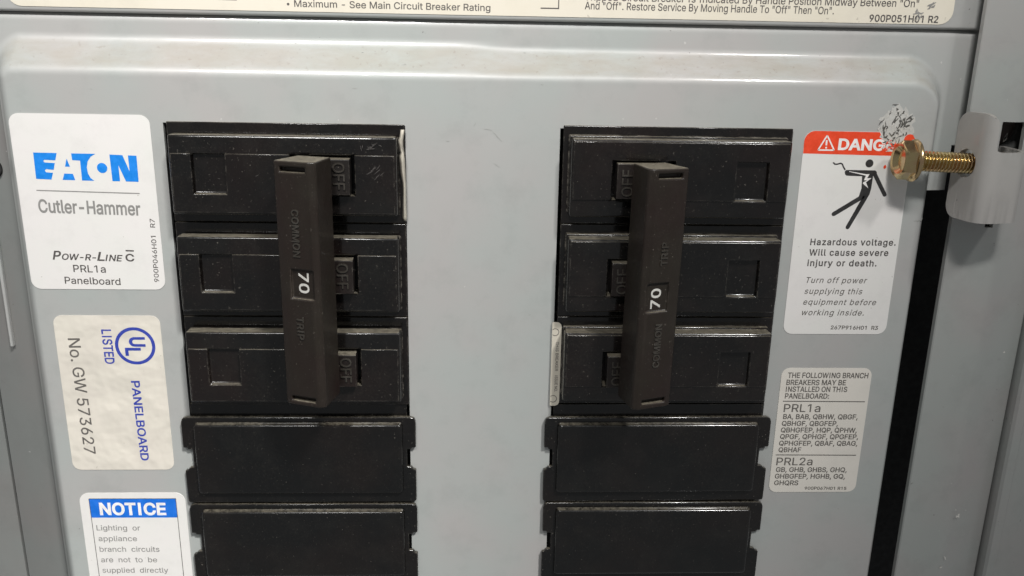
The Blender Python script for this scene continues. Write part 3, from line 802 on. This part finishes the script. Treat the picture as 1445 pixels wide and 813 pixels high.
# ------------------------------------------------------------------ three-pole breakers
PITCH = 24.3
def make_breaker(loc):
    root = thing('circuit_breaker', 'x', 'circuit breaker', loc, 'three pole breakers tied by one handle bar')
    cx, _, cz = loc
    P = lambda u, z, y: Vector((cx+u, y, cz+z))
    for k in range(3):
        zc = 23.9-PITCH*k            # centre of the pole's raised face
        t, bt = zc+9.5, zc-9.4
        # rear body, slightly larger
        bm = bmesh.new(); box(bm, cx-28.2, cx+28.2, -0.6, 24, cz+zc-12.05, cz+zc+12.05)
        box(bm, cx-26.75, cx+26.75, -1.9, 0.2, cz+zc-9.8, cz+zc+9.0)
        case = link('pole_case', bm, 'black', root, bev=0.2)
        bm = bmesh.new()
        us = [-26.6, -21.3, -13.5, 1.5, 16.7, 26.6]; zz = [bt, t-13.9, t-4.4, t]
        d = [[-5.7]*3 for i in range(5)]
        d[1][1] = -4.5; d[3][1] = -1.2
        relief(bm, us, zz, d, -1.5, lambda u, z, y: P(u, z, y))
        for v in bm.verts:           # the label strip leans back a little towards its outer edge
            if abs(v.co.z-(cz+t)) < 1e-4 and v.co.y < -3: v.co.y += 0.35
        link('pole_face', bm, 'black', case, bev=0.6, seg=4)
        bm = bmesh.new()
        d = [[-6.0]*2 for i in range(5)]; d[1][1] = None; d[3][1] = None
        us = [-26.1, -21.35, -13.45, 1.45, 16.75, 26.1]; zz = [bt+0.55, t-13.95, t-4.3]
        relief(bm, us, zz, d, -5.5, lambda u, z, y: P(u, z, y))
        link('face_plate', bm, 'black', case, bev=0.14)
        # toggle lever in its slot
        bm = bmesh.new()
        relief(bm, [6.0, 9.0, 15.9], [t-13.4, t-5.0], [[-8.6], [-8.2]], -2, lambda u, z, y: P(u-(y+8.4)*0.05, z, y))
        lv = link('toggle_lever', bm, 'lever', root, bev=0.5, seg=3)
        bm = bucket('raised_lettering', 'worn', lv)
        text(bm, 'OFF', cx+12.0, cz+t-5.7, 6.4, 2.7, -90, '', -8.34)
    # handle tie bar across the three levers, turned with the levers
    ang = math.radians(-20)
    O = Vector((cx-10.0, -19.3, 0)); U = Vector((math.cos(ang), math.sin(ang), 0)); W = Vector((-math.sin(ang), math.cos(ang), 0))
    W = Vector((0.30, 0.95, 0))
    def tp(u, z, y):                  # y: depth below the bar's front face, draft towards the back
        dft = 1-0.018*y
        p = Vector((cx+5.1, -19.2, 0))+U*((u-5.3)*dft)+W*y
        return Vector((p.x, p.y, cz+z))
    us = [0, 1.7, 3.2, 8.2, 9.1, 10.6]
    zs_ = [-29.1, -28.0, -26.8, -2.35, 4.6, 26.8, 28.0, 29.3]
    d = [[0.0]*7 for _ in range(5)]
    for i in (1, 2): d[i][1] = 1.6; d[i][5] = 1.6
    for i in (2, 3): d[i][3] = 0.7
    d[3][1] = 0.0
    bm = bmesh.new(); relief(bm, us, zs_, d, 10.0, tp)
    for v in bm.verts:                # broad chamfer along the raised long edge
        if (v.co-tp(10.6, v.co.z-cz, 0)).length < 1e-4: v.co += W*1.0-U*0.15
        elif (v.co-tp(0, v.co.z-cz, 0)).length < 1e-4: v.co += W*0.35+U*0.1
    tie = link('handle_tie', bm, 'tie', root, bev=0.35, seg=2)
    def tq(u, z, y): return tp(u, z, y)
    bm = bucket('raised_lettering', 'worn', tie)
    def tt(bk, body, u, z, w, cap, y): text(bk, body, u, z, w, cap, -90, 'b', y, lambda a, b_, y_: tp(a, b_, y_))
    tt(bm, 'COMMON', 4.4, 18.6, 11.0, 1.7, -0.05); tt(bm, 'TRIP', 4.4, -6.6, 5.6, 1.7, -0.05)
    bm = bucket('rating_number', 'ink_dim', tie); tt(bm, '70', 5.0, 3.9, 4.9, 2.5, 0.66)
    return root

bL = make_breaker((-47.1, 0, -35.6))
flush_text()
for (b, name, mat, par, lab) in TXT: link_flat(name, b, mat, par, lab)
TXT = []
for o in list(bL.children_recursive):          # raised letters stand a little proud
    if o.name.startswith('raised_lettering'):
        md = o.modifiers.new('raise', 'SOLIDIFY'); md.thickness = 0.34*S; md.offset = 0
bR = copy_tree(bL); bR.location = Vector((47.75, 0, -36.0))*S; bR.rotation_euler = (0, math.pi, 0)
for o in bR.children:
    if o.name.startswith('handle_tie'): o.rotation_euler = (0, math.radians(0.65), 0); o.location.x += 0.9*S
bL['label'] = 'black breaker with a brown handle bar, beside the blue brand sticker'
bR['label'] = 'black breaker with a brown handle bar, beside the orange-red danger sticker'
bm = bmesh.new()
slivers(9, -25.2, -10.5, 1.6, 1.6, 40, 12, 0.8, 2.4, 0.16, -6.03, bm); slivers(12, -26.5, -4.4, 2.6, 1.0, 60, 40, 0.5, 1.4, 0.18, -6.0, bm)
slivers(8, -47, -12, 22, 6, 40, 60, 0.3, 1.0, 0.12, -6.03, bm); slivers(8, -47, -38, 22, 6, 40, 60, 0.3, 0.9, 0.12, -6.03, bm); slivers(8, -47, -62, 22, 6, 40, 60, 0.3, 0.9, 0.12, -6.03, bm)
link_flat('scuff_marks', bm, 'ink_dark', bL)['kind'] = 'stuff'

# end labels of the breakers, one clean, one torn and crumpled
bm = bmesh.new()
plate(bm, rrect(18.3, 20.75, -72.6, -49.3, (0.3, 1.3, 1.3, 0.3)), -0.74, -0.6)
bR['_base'] = [47.75, 0, -36.0]
def link_R(name, bm, mat, parent_obj, label=None):
    # vertices given in world mm; parent turned half a turn about y
    inv = (Matrix.Translation(Vector((47.75, 0, -36.0))) @ Matrix.Rotation(math.pi, 4, 'Y')).inverted()
    for v in bm.verts: v.co = (inv @ v.co)*S
    bmesh.ops.recalc_face_normals(bm, faces=bm.faces[:])
    me = bpy.data.meshes.new(name); bm.to_mesh(me); bm.free(); me.materials.append(M[mat])
    o = bpy.data.objects.new(name, me); COL.objects.link(o); o.parent = parent_obj
    if label: o['label'] = label
    return o
el = link_R('end_label', bm, 'ivory', bR, 'narrow ivory label with tiny grey print on the breaker end')
bm = bmesh.new()
for z in (-52.0, -70.6):
    n = 24
    for k in range(n):
        a0, a1 = 2*math.pi*k/n, 2*math.pi*(k+1)/n
        pp = [(19.1+r_*math.cos(t), z+r_*math.sin(t)) for r_, t in ((1.05, a0), (1.05, a1), (0.85, a1), (0.85, a0))]
        if all(18.35 < p[0] < 20.7 for p in pp): flatpoly(bm, pp, -0.76)
text(bm, 'THIS BREAKER', 19.4, -54.6, 8.2, 0.75, -90, 'b', -0.76); text(bm, 'ISSUE NO.', 19.4, -64.0, 4.6, 0.75, -90, 'b', -0.76)
flush_text(); link_R('printed_text', bm, 'ink_olive', el)
# torn one
bm = bmesh.new(); rows = []
prof = [(-0.8, -19.7, -18.95, -1.2), (-2.2, -19.9, -19.1, -1.6), (-3.2, -20.2, -19.25, -2.2), (-4.6, -20.3, -19.3, -1.5), (-6.2, -19.9, -19.1, -1.3), (-6.9, -20.1, -19.05, -2.0), (-8.5, -20.1, -18.9, -1.7), (-11, -19.95, -18.85, -1.4), (-13.5, -19.5, -18.8, -1.2), (-15, -19.35, -18.8, -1.3), (-19, -19.45, -18.8, -1.5), (-22.2, -19.6, -18.75, -1.3), (-23.0, -19.2, -18.75, -1.1)]
for z, x0, x1, y in prof:
    rows.append([bm.verts.new((x0, y+0.25, z)), bm.verts.new(((x0+x1)/2, y-0.15, z)), bm.verts.new((x1, y+0.35, z))])
for a, b in zip(rows[:-1], rows[1:]):
    for k in range(2): bm.faces.new((a[k], a[k+1], b[k+1], b[k]))
o = link('end_label', bm, 'ivory', bL, smooth=60, label='torn and crumpled ivory label along the breaker end')
md = o.modifiers.new('thickness', 'SOLIDIFY'); md.thickness = 0.25*S; md.offset = 0

# ------------------------------------------------------------------ filler plates
def make_filler(cx, cz):
    root = thing('filler_plate', 'x', 'filler plate', (cx, 0, cz), 'black blank filler plates under the breakers')
    hw, ht, hb = 30.55, 12.5, -12.45
    L_ = lambda s: [(s*(hw-0.0), ht-1.4), (s*hw, 3.75), (s*(hw-1.1), 3.7), (s*(hw-1.15), 3.25), (s*(hw-2.4), 3.2), (s*(hw-2.4), -1.9), (s*(hw-1.3), -2.0), (s*(hw-0.7), -2.7), (s*hw, -2.9), (s*hw, hb+0.5)]
    left = L_(-1); right = L_(1)
    pts = [(-hw+0.35, ht-0.4), (-hw+1.3, ht), (hw-1.3, ht), (hw-0.35, ht-0.4)]+right+[(hw-0.5, hb), (-hw+0.5, hb)]+list(reversed(left))
    bm = bmesh.new(); plate(bm, [(cx+x, cz+z) for x, z in pts], -1.35, -0.05)
    link('flange_plate', bm, 'filler', root, bev=0.22)
    bm = bmesh.new(); ring = []
    for (dx, y) in ((0, -1.3), (0.12, -2.2), (0.22, -2.5), (0.42, -2.72), (0.75, -2.86), (1.15, -2.9)):
        ring.append([bm.verts.new((cx+x, y, cz+z)) for x, z in rrect(-27.2+dx, 27.2-dx, -9.3+dx, 11.1-dx, 0.9)])
    for a, b in zip(ring[:-1], ring[1:]):
        n = len(a)
        for k in range(n): bm.faces.new((a[k], a[(k+1) % n], b[(k+1) % n], b[k]))
    bm.faces.new(ring[-1]); bm.faces.new(list(reversed(ring[0])))
    link('raised_blank', bm, 'filler', root, smooth=42)
    bm = bmesh.new(); box(bm, cx-28.2, cx+28.2, 0.05, 10, cz-9.5, cz+15.7); link('rear_skirt', bm, 'filler', root)
    return root
f0 = make_filler(-47.75, -88.2)
spots = [(-47.75, -88.2, 'black filler plate directly under the breaker beside the wrinkled listing sticker'),
         (-47.75, -113.6, 'black filler plate beside the blue NOTICE banner, lowest of its column'),
         (47.75, -88.2, 'black filler plate directly under the breaker, beside the small list sticker'),
         (47.75, -113.6, 'black filler plate at the bottom of the column under the clean ivory end label')]
for i, (x, z, lab) in enumerate(spots):
    o = f0 if i == 0 else copy_tree(f0)
    o.location = Vector((x+(0, .12, -.1, .15)[i], (0, -.05, -.04, -.02)[i], z+(0, -.08, .05, -.1)[i]))*S; o['label'] = lab
    o.rotation_euler = (math.radians((0, .5, .3, -.3)[i]), math.radians((0, .14, -.18, .1)[i]), 0)

for o in bpy.data.objects:
    if '_base' in o: del o['_base']
